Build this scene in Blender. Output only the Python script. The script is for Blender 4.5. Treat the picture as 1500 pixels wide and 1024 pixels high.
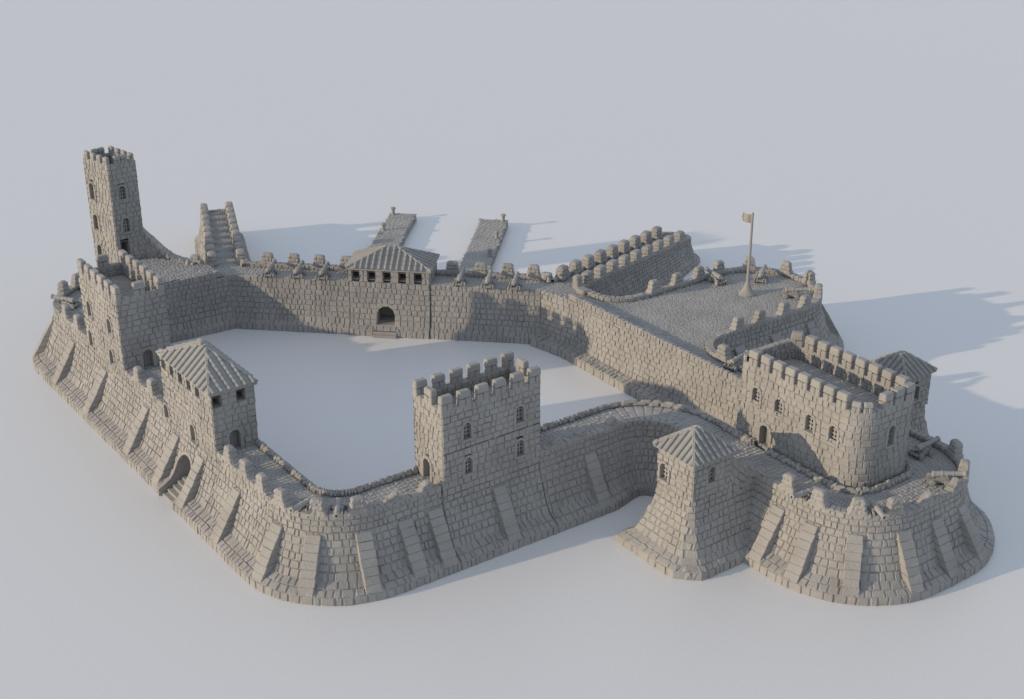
import bpy, math, random
import numpy as np

# ------------------------------------------------------------------ camera, sky, sun, exposure
scene = bpy.context.scene
for o in list(bpy.data.objects):
    bpy.data.objects.remove(o, do_unlink=True)
CAM_H, PITCH, FOC = 68.0, 24.5, 2083.3
cam_d = bpy.data.cameras.new("camera"); cam = bpy.data.objects.new("camera", cam_d)
scene.collection.objects.link(cam); scene.camera = cam
cam_d.sensor_width = 36.0; cam_d.lens = 50.0; cam_d.clip_start = 1.0; cam_d.clip_end = 20000.0
cam.location = (0, 0, CAM_H); cam.rotation_euler = (math.radians(90 - PITCH), 0, 0)

SUN_EL = math.radians(14.3)
SH = (0.945, 0.326)                       # compass direction in which shadows fall
world = bpy.data.worlds.new("World"); scene.world = world; world.use_nodes = True
nt = world.node_tree; nt.nodes.clear()
sky = nt.nodes.new("ShaderNodeTexSky"); sky.sky_type = 'NISHITA'; sky.sun_disc = False
sky.sun_elevation = SUN_EL; sky.sun_rotation = math.atan2(-SH[0], -SH[1])
sky.air_density = 1.0; sky.dust_density = 0.6; sky.ozone_density = 1.0
bg = nt.nodes.new("ShaderNodeBackground"); bg.inputs[1].default_value = 0.05
sky_fill = nt.nodes.new("ShaderNodeBackground"); sky_fill.inputs[0].default_value = (0.83, 0.91, 1.04, 1); sky_fill.inputs[1].default_value = 0.53   # even pale fill added to the sky to lighten the shadows
addw = nt.nodes.new("ShaderNodeAddShader")
wo = nt.nodes.new("ShaderNodeOutputWorld")
nt.links.new(sky.outputs[0], bg.inputs[0]); nt.links.new(bg.outputs[0], addw.inputs[0]); nt.links.new(sky_fill.outputs[0], addw.inputs[1]); nt.links.new(addw.outputs[0], wo.inputs[0])
sun_d = bpy.data.lights.new("sun", 'SUN'); sun = bpy.data.objects.new("sun", sun_d)
scene.collection.objects.link(sun)
sun_d.energy = 3.2; sun_d.angle = math.radians(0.6); sun_d.color = (1.0, 0.80, 0.55)
sdir = (SH[0]*math.cos(SUN_EL), SH[1]*math.cos(SUN_EL), -math.sin(SUN_EL))
from mathutils import Vector
sun.rotation_euler = Vector(sdir).to_track_quat('-Z', 'Y').to_euler()
sun.location = (-60, 60, 80)
scene.view_settings.view_transform = 'Standard'; scene.view_settings.look = 'None'
scene.view_settings.exposure = 0.0; scene.view_settings.gamma = 1.0
scene.view_settings.use_curve_mapping = False

# ------------------------------------------------------------------ the fortress's own ground axes (p east, q north)
OX, OY = -14.83, 107.82
PHI = math.atan2(0.5906, 0.807)
E1 = np.array([math.cos(PHI), math.sin(PHI)]); E2 = np.array([-math.sin(PHI), math.cos(PHI)])
W = 6.4                                    # height of the wall walk
def to_world(p, q, z=0.0):
    w = np.array([OX, OY]) + p*E1 + q*E2
    return (float(w[0]), float(w[1]), float(z))
def _ray(x, y):                            # survey sight line used to measure positions
    th = math.radians(PITCH); u, v = x-750, y-512
    d = np.array([u, FOC*math.cos(th)-v*math.sin(th), -FOC*math.sin(th)-v*math.cos(th)])
    return np.array([d[:2] @ E1, d[:2] @ E2, d[2]])
_c = np.array([0-OX, 0-OY]); CAM_L = np.array([_c @ E1, _c @ E2, CAM_H])
def at(x, y, z):
    r = _ray(x, y); t = (z-CAM_H)/r[2]; s = CAM_L + r*t
    return float(s[0]), float(s[1])
def on_wall(x, y, a, b):                   # distance along wall a->b and height of a surveyed point on it
    a = np.array(a, float); b = np.array(b, float); t = (b-a)/np.linalg.norm(b-a); n = np.array([t[1], -t[0]])
    r = _ray(x, y); k = ((a-CAM_L[:2]) @ n)/(r[:2] @ n); s = CAM_L + r*k
    return float((s[:2]-a) @ t), float(s[2])

# ------------------------------------------------------------------ materials
def mat(name, col, rough=0.85, var=0.12, scale=0.35, bump=0.25, bscale=5.0, bdist=0.06, spec=0.3):
    m = bpy.data.materials.new(name); m.use_nodes = True; t = m.node_tree; b = t.nodes["Principled BSDF"]
    tc = t.nodes.new("ShaderNodeTexCoord"); geo = t.nodes.new("ShaderNodeNewGeometry")
    n1 = t.nodes.new("ShaderNodeTexNoise"); n1.inputs["Scale"].default_value = scale; n1.inputs["Detail"].default_value = 6
    t.links.new(geo.outputs["Position"], n1.inputs["Vector"])
    rp = t.nodes.new("ShaderNodeValToRGB")
    rp.color_ramp.elements[0].position = 0.3; rp.color_ramp.elements[1].position = 0.7
    rp.color_ramp.elements[0].color = tuple(c*(1-var) for c in col)+(1,)
    rp.color_ramp.elements[1].color = tuple(min(1, c*(1+var)) for c in col)+(1,)
    t.links.new(n1.outputs["Fac"], rp.inputs["Fac"]); t.links.new(rp.outputs["Color"], b.inputs["Base Color"])
    n2 = t.nodes.new("ShaderNodeTexNoise"); n2.inputs["Scale"].default_value = bscale; n2.inputs["Detail"].default_value = 5
    n2.inputs["Roughness"].default_value = 0.65
    t.links.new(geo.outputs["Position"], n2.inputs["Vector"])
    bp = t.nodes.new("ShaderNodeBump"); bp.inputs["Strength"].default_value = bump; bp.inputs["Distance"].default_value = bdist
    t.links.new(n2.outputs["Fac"], bp.inputs["Height"]); t.links.new(bp.outputs["Normal"], b.inputs["Normal"])
    b.inputs["Roughness"].default_value = rough
    b.inputs["Specular IOR Level"].default_value = spec
    return m
STONE = mat("grey_stone", (0.306, 0.297, 0.286), bump=0.75, bscale=4.6, bdist=0.11)
FLAGS = mat("paving_stone", (0.308, 0.304, 0.298), bump=0.5, bscale=4.0, bdist=0.06)
ROOFM = mat("roof_tile", (0.296, 0.293, 0.286), bump=0.3, bscale=4.0)
IRON = mat("cannon_grey", (0.294, 0.291, 0.284), bump=0.1, rough=0.7)
CLOTH = mat("flag_cloth", (0.40, 0.37, 0.31), bump=0.1)
GROUND = mat("pale_ground", (0.668, 0.665, 0.668), var=0.035, scale=5.0, bump=0.10, bscale=2.2, bdist=0.05, rough=0.45, spec=0.9)

# ------------------------------------------------------------------ objects
def tag(o, label=None, cat=None, group=None, kind=None):
    if label: o["label"] = label
    if cat: o["category"] = cat
    if group: o["group"] = group
    if kind: o["kind"] = kind
    return o
class Thing:
    def __init__(s, name, label, cat, loc, group=None):
        s.l = np.array([loc[0], loc[1], loc[2] if len(loc) > 2 else 0.0], float)
        s.o = bpy.data.objects.new(name, None); scene.collection.objects.link(s.o)
        s.o.location = to_world(*s.l); s.o.rotation_euler = (0, 0, PHI); s.o.empty_display_size = 0.5
        GR = dict(curtain_wall='curtain walls of the fortress', corner_bastion='rounded corner bastions', square_tower='battlemented wall towers', watchtower='small roofed watchtowers', rampart_spur='ramparts running out behind the fortress', pier='piers behind the back wall')
        tag(s.o, label, cat, group or GR.get(name), 'thing')
class MB:
    def __init__(s): s.v = []; s.f = []; s.n = 0
    def add(s, verts, faces):
        verts = np.asarray(verts, float); s.v.append(verts)
        k = s.n; s.f.extend([tuple(i+k for i in f) for f in faces]); s.n += len(verts)
    def addq(s, verts, quads):
        verts = np.asarray(verts, float).reshape(-1, 3); s.v.append(verts)
        s.f.extend(map(tuple, (np.asarray(quads)+s.n).tolist())); s.n += len(verts)
    def mesh(s, name, m, origin=(0, 0, 0)):
        me = bpy.data.meshes.new(name)
        V = np.concatenate(s.v) - np.array(origin, float)
        me.from_pydata(V.tolist(), [], s.f); me.materials.append(m); me.update()
        return me
    def build(s, name, m, thing, parent=None, label=None):
        if not s.v: return None
        o = bpy.data.objects.new(name, s.mesh(name, m, thing.l)); scene.collection.objects.link(o)
        o.parent = parent if parent else thing.o
        if label: o["label"] = label
        return o
def place(name, me, thing, p, q, z, ang, parent=None):       # a part made of shared mesh data
    o = bpy.data.objects.new(name, me); scene.collection.objects.link(o); o.parent = parent if parent else thing.o
    o.location = (p-thing.l[0], q-thing.l[1], z-thing.l[2]); o.rotation_euler = (0, 0, ang)
    return o
rng = np.random.default_rng(7)

# ------------------------------------------------------------------ paths
class Path:
    """polyline with rounded corners; the outside of a wall is on the right of travel"""
    def __init__(s, pts):
        P = [np.array(p[:2], float) for p in pts]; R = [p[2] if len(p) > 2 else 0 for p in pts]
        out = [P[0]]
        for i in range(1, len(P)-1):
            a, b, c = P[i-1], P[i], P[i+1]; r = R[i]
            d1 = (b-a)/np.linalg.norm(b-a); d2 = (c-b)/np.linalg.norm(c-b)
            cr = d1[0]*d2[1]-d1[1]*d2[0]; th = math.atan2(cr, d1 @ d2)
            if r <= 0 or abs(th) < 1e-3: out.append(b); continue
            L = r*math.tan(abs(th)/2); st = b-d1*L; sg = 1 if th > 0 else -1
            n = np.array([-d1[1], d1[0]])*sg; ce = st+n*r; k = max(6, int(abs(th)*14))
            for j in range(k+1):
                al = th*j/k; v = -n*r; ca, sa = math.cos(al), math.sin(al)
                out.append(ce+np.array([v[0]*ca-v[1]*sa, v[0]*sa+v[1]*ca]))
        out.append(P[-1]); A = [out[0]]
        for x in out[1:]:
            if np.linalg.norm(x-A[-1]) > 1e-4: A.append(x)
        s.P = np.array(A); d = np.diff(s.P, axis=0); l = np.linalg.norm(d, axis=1); s.U = np.concatenate([[0], np.cumsum(l)]); s.L = s.U[-1]
        t = d/l[:, None]; T = np.zeros_like(s.P); T[0] = t[0]; T[-1] = t[-1]; T[1:-1] = t[:-1]+t[1:]; T /= np.linalg.norm(T, axis=1)[:, None]
        s.T = T; h = np.ones(len(s.P)); h[1:-1] = np.clip(np.linalg.norm(t[:-1]+t[1:], axis=1)/2, .5, 1)
        s.N = np.stack([T[:, 1], -T[:, 0]], 1)/h[:, None]
    pinch = ()
    def osc(s, u):
        k = np.ones(np.shape(u))
        for (c, w, a) in s.pinch: k = k-a*np.exp(-((u-c)/w)**4)
        return k
    def pos(s, u):
        u = np.asarray(u, float)
        x = np.interp(u, s.U, s.P[:, 0]); y = np.interp(u, s.U, s.P[:, 1])
        e = np.where(u < 0, u, np.where(u > s.L, u-s.L, 0))
        tx = np.interp(u, s.U, s.T[:, 0]); ty = np.interp(u, s.U, s.T[:, 1]); l = np.hypot(tx, ty); tx /= l; ty /= l
        return x+tx*e, y+ty*e, np.interp(u, s.U, s.N[:, 0]), np.interp(u, s.U, s.N[:, 1])
    def near(s, p, q):
        u = np.linspace(0, s.L, 4000); x, y, _, _ = s.pos(u); return float(u[np.argmin((x-p)**2+(y-q)**2)])
    def frame(s, u, off=0.0):
        x, y, nx, ny = s.pos(np.array([u])); return float(x[0]+nx[0]*off), float(y[0]+ny[0]*off), math.atan2(nx[0], -ny[0])
def line(a, b): return Path([a, b])

def hole_int(h, z):
    """u interval of an opening at height z; h = dict(u, z, w, h, arch)"""
    if z < h['z']-0.01 or z > h['z']+h['h']: return None
    hw = h['w']/2
    if h.get('arch', True):
        zs = h['z']+h['h']-hw
        if z > zs: hw = math.sqrt(max(0, hw*hw-(z-zs)**2))
    return (h['u']-hw, h['u']+hw) if hw > 0.03 else None

Q9 = np.array([[r*4+c, r*4+c+1, (r+1)*4+c+1, (r+1)*4+c] for r in range(3) for c in range(3)])
def sweep(mb, path, rows, u0=None, u1=None, bl=0.62, holes=(), d=0.045, g=0.034, zt=None, osc=1.0, back=True, ext=0.0, soft=0.065, dn=0.012):
    """lay courses of squared stones along a path; rows = [(off0,z0,off1,z1),...]"""
    u0 = 0.0 if u0 is None else u0; u1 = path.L if u1 is None else u1; u0 -= ext; u1 += ext
    def world(u, o, z):
        x, y, nx, ny = path.pos(u)
        if path.pinch: o = np.where(o > 0, o*path.osc(u), o)
        if zt is not None: k = zt(u)/W; z = z*k; o = np.where(o > 0, o*k, o)*osc if osc != 1 else np.where(o > 0, o*k, o)
        return x+nx*o, y+ny*o, z, nx, ny
    for (o0, z0, o1, z1) in rows:
        ln = math.hypot(o1-o0, z1-z0); no, nz = (z1-z0)/ln, -(o1-o0)/ln
        zm = (z0+z1)/2; iv = [(u0, u1)]; gaps = []
        for h in holes:
            k = hole_int(h, zm); k2 = hole_int(h, z0+.25*(z1-z0))
            if k2 and (k is None or k2[1]-k2[0] > k[1]-k[0]): k = k2
            if k is None: continue
            gaps.append(k); nv = []
            for (a, b) in iv:
                if k[1] <= a or k[0] >= b: nv.append((a, b)); continue
                if k[0] > a: nv.append((a, k[0]))
                if k[1] < b: nv.append((k[1], b))
            iv = nv
        A, B = [], []
        for (a, b) in iv:
            if b-a < 0.05: continue
            n = max(1, int(round((b-a)/bl))); w = 1+rng.uniform(-.38, .38, n)
            if n > 2: w[0] *= rng.uniform(.5, 1.1)
            c = a+np.concatenate([[0], np.cumsum(w)/w.sum()])*(b-a); A.append(c[:-1]); B.append(c[1:])
        if A:
            A = np.concatenate(A); B = np.concatenate(B); N = len(A); wd = B-A
            gg = np.minimum(g*rng.uniform(.6, 1.6, N), wd*.2)
            e = np.minimum(soft*rng.uniform(.7, 1.3, N), wd*.27)
            ev = min(soft/ln, .27); gv = min(g/2/ln, .1)
            us = np.stack([A+gg/2, A+gg/2+e, B-gg/2-e, B-gg/2], 1)            # N,4
            vs = np.array([gv, gv+ev, 1-gv-ev, 1-gv])
            U = np.repeat(us[:, None, :], 4, 1); V = np.repeat(np.repeat(vs[None, :, None], N, 0), 4, 2)
            jit = rng.normal(0, 1, (2, N, 4, 4)); U = U+jit[0]*np.minimum(.028, wd*.05)[:, None, None]; V = V+jit[1]*.026/max(ln, .4)
            D = np.full((N, 4, 4), -0.075); D[:, 1:3, 1:3] = (dn+rng.uniform(0, d, N))[:, None, None]+rng.normal(0, .013, (N, 2, 2))
            tilt = rng.normal(0, .014, (N, 2)); D[:, 1:3, 1] += tilt[:, :1]; D[:, 1, 1:3] += tilt[:, 1:]
            Oo = o0+(o1-o0)*V; Zz = z0+(z1-z0)*V
            x, y, z, nx, ny = world(U, Oo, Zz)
            X = np.stack([x+nx*no*D, y+ny*no*D, z+nz*D], -1)
            mb.addq(X.reshape(-1, 3), (np.arange(N)[:, None, None]*16+Q9[None]).reshape(-1, 4))
        if back:
            br = np.concatenate([np.arange(u0, u1, .5), [u1], np.clip([x for k in gaps for x in k], u0, u1), path.U[(path.U > u0) & (path.U < u1)]])
            br = np.unique(np.round(br, 4)); a, b = br[:-1], br[1:]; m = (a+b)/2; keep = (b-a) > 1e-3
            for k in gaps: keep &= ~((m > k[0]) & (m < k[1]))
            a, b = a[keep], b[keep]; N = len(a)
            if N:
                U = np.stack([a, b, b, a], 1); Oo = np.tile([o0, o0, o1, o1], (N, 1)).astype(float); Zz = np.tile([z0, z0, z1, z1], (N, 1)).astype(float)
                x, y, z, nx, ny = world(U, Oo, Zz); D = -.065
                mb.addq(np.stack([x+nx*no*D, y+ny*no*D, z+nz*D], -1).reshape(-1, 3), np.arange(N*4).reshape(N, 4))
def prof(pts):
    return [(pts[i][0], pts[i][1], pts[i+1][0], pts[i+1][1]) for i in range(len(pts)-1)]
def vrows(z0, z1, h=0.62, o=0.0):
    n = max(1, int(round((z1-z0)/h))); zz = np.linspace(z0, z1, n+1); return [(o, zz[i], o, zz[i+1]) for i in range(n)]
LIP = 6.85
BATTER = prof([(3.0, -.1), (2.96, .75), (2.3, 1.1), (1.50, 1.50)])+prof([(1.66, 1.32), (1.22, 2.1)])+prof([(1.22, 2.1), (.95, 2.72), (.70, 3.36), (.46, 4.0), (.24, 4.62), (.06, 5.2), (0, 5.8), (0, 6.34), (0, LIP)])
def off_at(z):
    zz = [0, .75, 1.1, 1.48, 2.1, 2.72, 3.36, 4.0, 4.62, 5.2, 5.8, 9]; oo = [3, 2.96, 2.3, 1.55, 1.22, .95, .70, .46, .24, .06, 0, 0]
    return float(np.interp(z, zz, oo))
PARAPET = prof([(0, LIP), (-.8, LIP), (-.8, W-.05)])
INNER_DOWN = prof([(-4.3, W+.42), (-4.3, 5.6), (-4.3, 4.5), (-4.3, 3.4), (-4.3, 2.3), (-4.3, 1.2), (-4.3, 0)])
KERB = prof([(-3.85, W-.05), (-3.85, W+.42), (-4.3, W+.42)])

# ------------------------------------------------------------------ stones, boxes, prisms
def stone(mb, C, c=0.07, j=0.02):
    """chamfered stone from 8 corners: bottom ring 0-3, top ring 4-7"""
    C = np.asarray(C, float)+rng.normal(0, j, (8, 3)); F = [(0, 3, 2, 1), (4, 5, 6, 7), (0, 1, 5, 4), (1, 2, 6, 5), (2, 3, 7, 6), (3, 0, 4, 7)]
    V = []; idx = {}; faces = []
    for fi, f in enumerate(F):
        ce = C[list(f)].mean(0); fc = []
        for k, i in enumerate(f):
            e1 = C[f[(k+1) % 4]]-C[i]; e2 = C[f[k-1]]-C[i]
            p = C[i]+e1*min(.35, c/max(1e-6, np.linalg.norm(e1)))+e2*min(.35, c/max(1e-6, np.linalg.norm(e2)))
            idx[(fi, i)] = len(V); fc.append(len(V)); V.append(p)
        faces.append(tuple(fc))
    ed = {}
    for fi, f in enumerate(F):
        for k in range(4):
            a, b = f[k], f[(k+1) % 4]; ed.setdefault(frozenset((a, b)), []).append((fi, a, b))
    for (x, y) in ed.values():
        faces.append((idx[(x[0], x[2])], idx[(x[0], x[1])], idx[(y[0], x[1])], idx[(y[0], x[2])]))
    for i in range(8):
        fs = [fi for fi, f in enumerate(F) if i in f]; faces.append(tuple(idx[(fi, i)] for fi in fs))
    mb.add(V, faces)
def hexa(mb, x0, x1, y0, y1, z0, z1, tx0=None, tx1=None, c=.07, j=.02, ty0=None, ty1=None):
    a0 = x0 if tx0 is None else tx0; a1 = x1 if tx1 is None else tx1; b0 = y0 if ty0 is None else ty0; b1 = y1 if ty1 is None else ty1
    stone(mb, [(x0, y0, z0), (x1, y0, z0), (x1, y1, z0), (x0, y1, z0), (a0, b0, z1), (a1, b0, z1), (a1, b1, z1), (a0, b1, z1)], c, j)
def box(mb, x0, x1, y0, y1, z0, z1):
    mb.add([(x0, y0, z0), (x1, y0, z0), (x1, y1, z0), (x0, y1, z0), (x0, y0, z1), (x1, y0, z1), (x1, y1, z1), (x0, y1, z1)],
           [(0, 3, 2, 1), (4, 5, 6, 7), (0, 1, 5, 4), (1, 2, 6, 5), (2, 3, 7, 6), (3, 0, 4, 7)])
def frame_pts(V, o, ang, z=0):
    V = np.asarray(V, float); c, s = math.cos(ang), math.sin(ang)
    return np.stack([o[0]+V[:, 0]*c-V[:, 1]*s, o[1]+V[:, 0]*s+V[:, 1]*c, V[:, 2]+z], 1)
def lathe(mb, prof_, n=14, o=(0, 0, 0), axis='z'):
    V = []
    for (r, z) in prof_:
        for k in range(n):
            a = 2*math.pi*k/n
            V.append((r*math.cos(a), r*math.sin(a), z) if axis == 'z' else (z, r*math.cos(a), r*math.sin(a)))
    F = []
    for i in range(len(prof_)-1):
        for k in range(n):
            F.append((i*n+k, i*n+(k+1) % n, (i+1)*n+(k+1) % n, (i+1)*n+k))
    F.append(tuple(reversed(range(n)))); F.append(tuple((len(prof_)-1)*n+k for k in range(n)))
    mb.add(np.array(V)+np.array(o), F)

# merlons: +x along the wall, +y towards the inside, z from the sill
def tower_merlon(w=1.22, t=.62, h=1.35):
    mb = MB()
    hexa(mb, -w/2+.02, w*.02, 0, t, -.3, h*.42); hexa(mb, w*.04, w/2-.02, 0, t, -.3, h*.45)
    hexa(mb, -w/2, w/2, -.03, t+.02, h*.46, h*.98, -w*.46, w*.46, c=.08, ty0=.03, ty1=t-.03)
    return mb.mesh("merlon", STONE)
def wall_merlon(w=2.05, wt=1.2, t=.95, h=1.35, broken=False, curve=True):
    """weathered merlon: concave flanks, rounded head, sunk joints"""
    mb = MB(); nz, nx, ny = 11, 9, 4
    lv = [0, .12, .25, .34, .36, .5, .64, .66, .8, .92, 1.0]; V = []
    cut = rng.uniform(-.15, .25)
    for k, f in enumerate(lv):
        hw = (wt+(w-wt)*((1-f)**2.6 if curve else (1-f)))/2
        y0, y1 = -.03+.06*f, t-.10*f
        if f > .75: e = (f-.75)/.25; hw *= 1-.30*e*e; y0 += .16*e*e; y1 -= .18*e*e
        gr = .07 if abs(f-.35) < .02 or abs(f-.65) < .02 else 0
        ring = [(-1+2*i/(nx-1), 0) for i in range(nx)]+[(1, j/(ny-1)) for j in range(1, ny)]+[(1-2*i/(nx-1), 1) for i in range(1, nx)]+[(-1, 1-j/(ny-1)) for j in range(1, ny-1)]
        for (a, b) in ring:
            hh = f*h
            if broken and f > .45: hh = h*(.45+(f-.45)*float(np.clip(.2+(a+1)*.5+cut, .1, 1)))
            jn = [.02, -.45, .35][0 if f < .35 else (1 if f < .65 else 2)]
            g2 = gr+(.06 if abs(a-jn) < .13 and f < .9 else 0)
            x = a*(hw-gr); y = y0+g2+(y1-y0-2*g2)*b
            if abs(a) > .8 and (b < .1 or b > .9): x *= .94; y += .05*(1 if b < .5 else -1)
            V.append((x+rng.normal(0, .017), y+rng.normal(0, .017), -.15+hh*(1+.15/h)+rng.normal(0, .012)))
    R = len(ring); F = [(k*R+i, k*R+(i+1) % R, (k+1)*R+(i+1) % R, (k+1)*R+i) for k in range(nz-1) for i in range(R)]
    V = np.array(V); top = len(V); c = V[-R:].mean(0)+np.array([0, 0, .05]); V = np.vstack([V, c])
    F += [((nz-1)*R+i, (nz-1)*R+(i+1) % R, top) for i in range(R)]
    mb.add(V, F); return mb.mesh("merlon", STONE)
TM = [tower_merlon() for _ in range(5)]
KM = [tower_merlon(1.15, .75, 1.35) for _ in range(4)]
SMALL = [tower_merlon(.8, .5, .9) for _ in range(3)]
WM = [wall_merlon() for _ in range(5)]
WMB = [wall_merlon(1.9, 1.0, .9, .85, True) for _ in range(3)]
NM = [wall_merlon(1.8, 1.4, .9, 1.3) for _ in range(4)]
MM = [wall_merlon(1.75, 1.6, 1.15, 1.3, curve=False) for _ in range(4)]
pick = lambda L: L[int(rng.integers(len(L)))]

def merlons(thing, path, us, meshes, z=LIP-.02, off=0.0, parent=None):
    for u in us:
        x, y, a = path.frame(u, off); place("merlon", pick(meshes), thing, x, y, z, a, parent)

def buttress(thing, path, u, w=1.35, sc=1.0, top=5.05):
    mb = MB(); x, y, a = path.frame(u); n = 7
    o0, z0, o1, z1 = 2.95*sc, .72, .30, top
    for k in range(n):
        ta, tb = k/n, (k+1)/n; A = (o0+(o1-o0)*ta, z0+(z1-z0)*ta); B = (o0+(o1-o0)*tb, z0+(z1-z0)*tb); hw = w/2*rng.uniform(.96, 1.04)
        back = -.4
        C = [(-hw, -A[0], A[1]+.01), (hw, -A[0], A[1]+.01), (hw, -back, A[1]+.01), (-hw, -back, A[1]+.01), (-hw, -B[0], B[1]), (hw, -B[0], B[1]), (hw, -back, B[1]), (-hw, -back, B[1])]
        m2 = MB(); stone(m2, C, .045, .016); mb.add(frame_pts(np.concatenate(m2.v), (x, y), a), m2.f)
    hw = w/2-.09
    C = np.array([(s, -o, z) for s in (-hw, hw) for (o, z) in ((o0-.06, 0.0), (o0-.06, z0+.05), (o1-.1, z1-.05), (-.4, z1-.05), (-.4, 0))])
    mb.add(frame_pts(C, (x, y), a), [(0, 1, 2, 3, 4), (9, 8, 7, 6, 5), (0, 5, 6, 1), (1, 6, 7, 2), (2, 7, 8, 3)])
    mb.build("buttress", STONE, thing)

# openings: arched or square, with reveal, surround and a grille or door leaf
def opening(thing, path, h, kind='window', off=0.0, depth=None, ring=None, parent=None):
    if ring is None: ring = .34 if kind == 'door' else .25
    if depth is None: depth = {'window': .8, 'door': .75, 'slot': 2.0, 'gate': 1.5}[kind]
    x, y, a = path.frame(h['u'], off); w, H, z0 = h['w'], h['h'], h['z']; arch = h.get('arch', True); hw = w/2
    if arch:
        zs = H-hw; cur = [(-hw, 0)]+[(-hw*math.cos(t), zs+hw*math.sin(t)) for t in np.linspace(0, math.pi, 11)]+[(hw, 0)]
    else: cur = [(-hw, 0), (-hw, H), (hw, H), (hw, 0)]
    K = len(cur)
    fr = MB(); L = np.array([0]+list(np.cumsum([math.hypot(cur[i+1][0]-cur[i][0], cur[i+1][1]-cur[i][1]) for i in range(K-1)])))
    # reveal running inwards
    V = [(c[0], yy, c[1]) for yy in (-.06, depth) for c in cur]
    fr.add(frame_pts(V, (x, y), a, z0), [(i, i+1, K+i+1, K+i) for i in range(K-1)]+[(K-1, 0, K, 2*K-1)])
    if kind != 'slot':
        def ofs(c, r):
            if not arch: return (c[0]*(1+r/hw), c[1]+(r if c[1] > 0 else 0))
            zs_ = H-hw
            if c[1] <= zs_: return (math.copysign(hw+r, c[0]), c[1])
            l = math.hypot(c[0], c[1]-zs_); return (c[0]*(1+r/l), zs_+(c[1]-zs_)*(1+r/l))
        step = max(1, (K-1)//6)
        segs = [(0, .34), (.34, .67), (.67, 1)]
        seq = [(cur[0], (-hw, zs*.5) if arch else cur[1])]
        pts = ([(-hw, 0), (-hw, zs*.5)] if arch else [(-hw, 0)])+[c for c in cur[1:-1:2]]+([(hw, zs*.5), (hw, 0)] if arch else [(hw, 0)])
        for i in range(len(pts)-1):
            c0, c1 = pts[i], pts[i+1]; q0, q1 = ofs(c0, ring*rng.uniform(.85, 1.2)), ofs(c1, ring*rng.uniform(.85, 1.2))
            C = [(c0[0], .12, c0[1]), (c1[0], .12, c1[1]), (q1[0], .12, q1[1]), (q0[0], .12, q0[1]), (c0[0], -.11, c0[1]), (c1[0], -.11, c1[1]), (q1[0], -.11, q1[1]), (q0[0], -.11, q0[1])]
            m2 = MB(); stone(m2, C, .035, .008); fr.add(frame_pts(np.concatenate(m2.v), (x, y), a, z0), m2.f)
        if kind == 'window':
            m2 = MB(); hexa(m2, -hw-ring, hw+ring, -.17, .1, -.2, -.01, c=.04); fr.add(frame_pts(np.concatenate(m2.v), (x, y), a, z0), m2.f)
    root = fr.build({'window': 'window', 'door': 'doorway', 'slot': 'window', 'gate': 'gateway'}[kind], STONE, thing, parent)
    bk = MB(); V = [(c[0]*1.02, depth-.02, c[1]*1.02) for c in cur]; bk.add(frame_pts(V, (x, y), a, z0), [tuple(range(K))])
    if kind in ('door', 'gate'):
        n = max(3, int(w/.28))
        for k in range(n):
            xa, xb = -hw+w*k/n+.012, -hw+w*(k+1)/n-.012; xm = (xa+xb)/2
            zt_ = H-hw+math.sqrt(max(0, hw*hw-xm*xm)) if arch else H
            m2 = MB(); box(m2, xa, xb, depth-.1, depth-.02, 0, max(.3, zt_-.04)); bk.add(frame_pts(np.concatenate(m2.v), (x, y), a, z0), m2.f)
        bk.build('door', FLAGS, thing, root)
    else:
        bk.build('recess', STONE, thing, root)
    if kind == 'window':
        gr = MB(); b = .065; yy = .30
        xs = [-hw/3*1.0, hw/3*1.0]; zz = [H*.22, H*.46, H*.70]
        for xx in xs:
            m2 = MB(); box(m2, xx-b, xx+b, yy, yy+.1, 0, H-hw*.12); gr.add(frame_pts(np.concatenate(m2.v), (x, y), a, z0), m2.f)
        for z_ in zz:
            m2 = MB(); box(m2, -hw, hw, yy+.004, yy+.096, z_-b, z_+b); gr.add(frame_pts(np.concatenate(m2.v), (x, y), a, z0), m2.f)
        gr.build('grille', IRON, thing, root)
    return root

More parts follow.
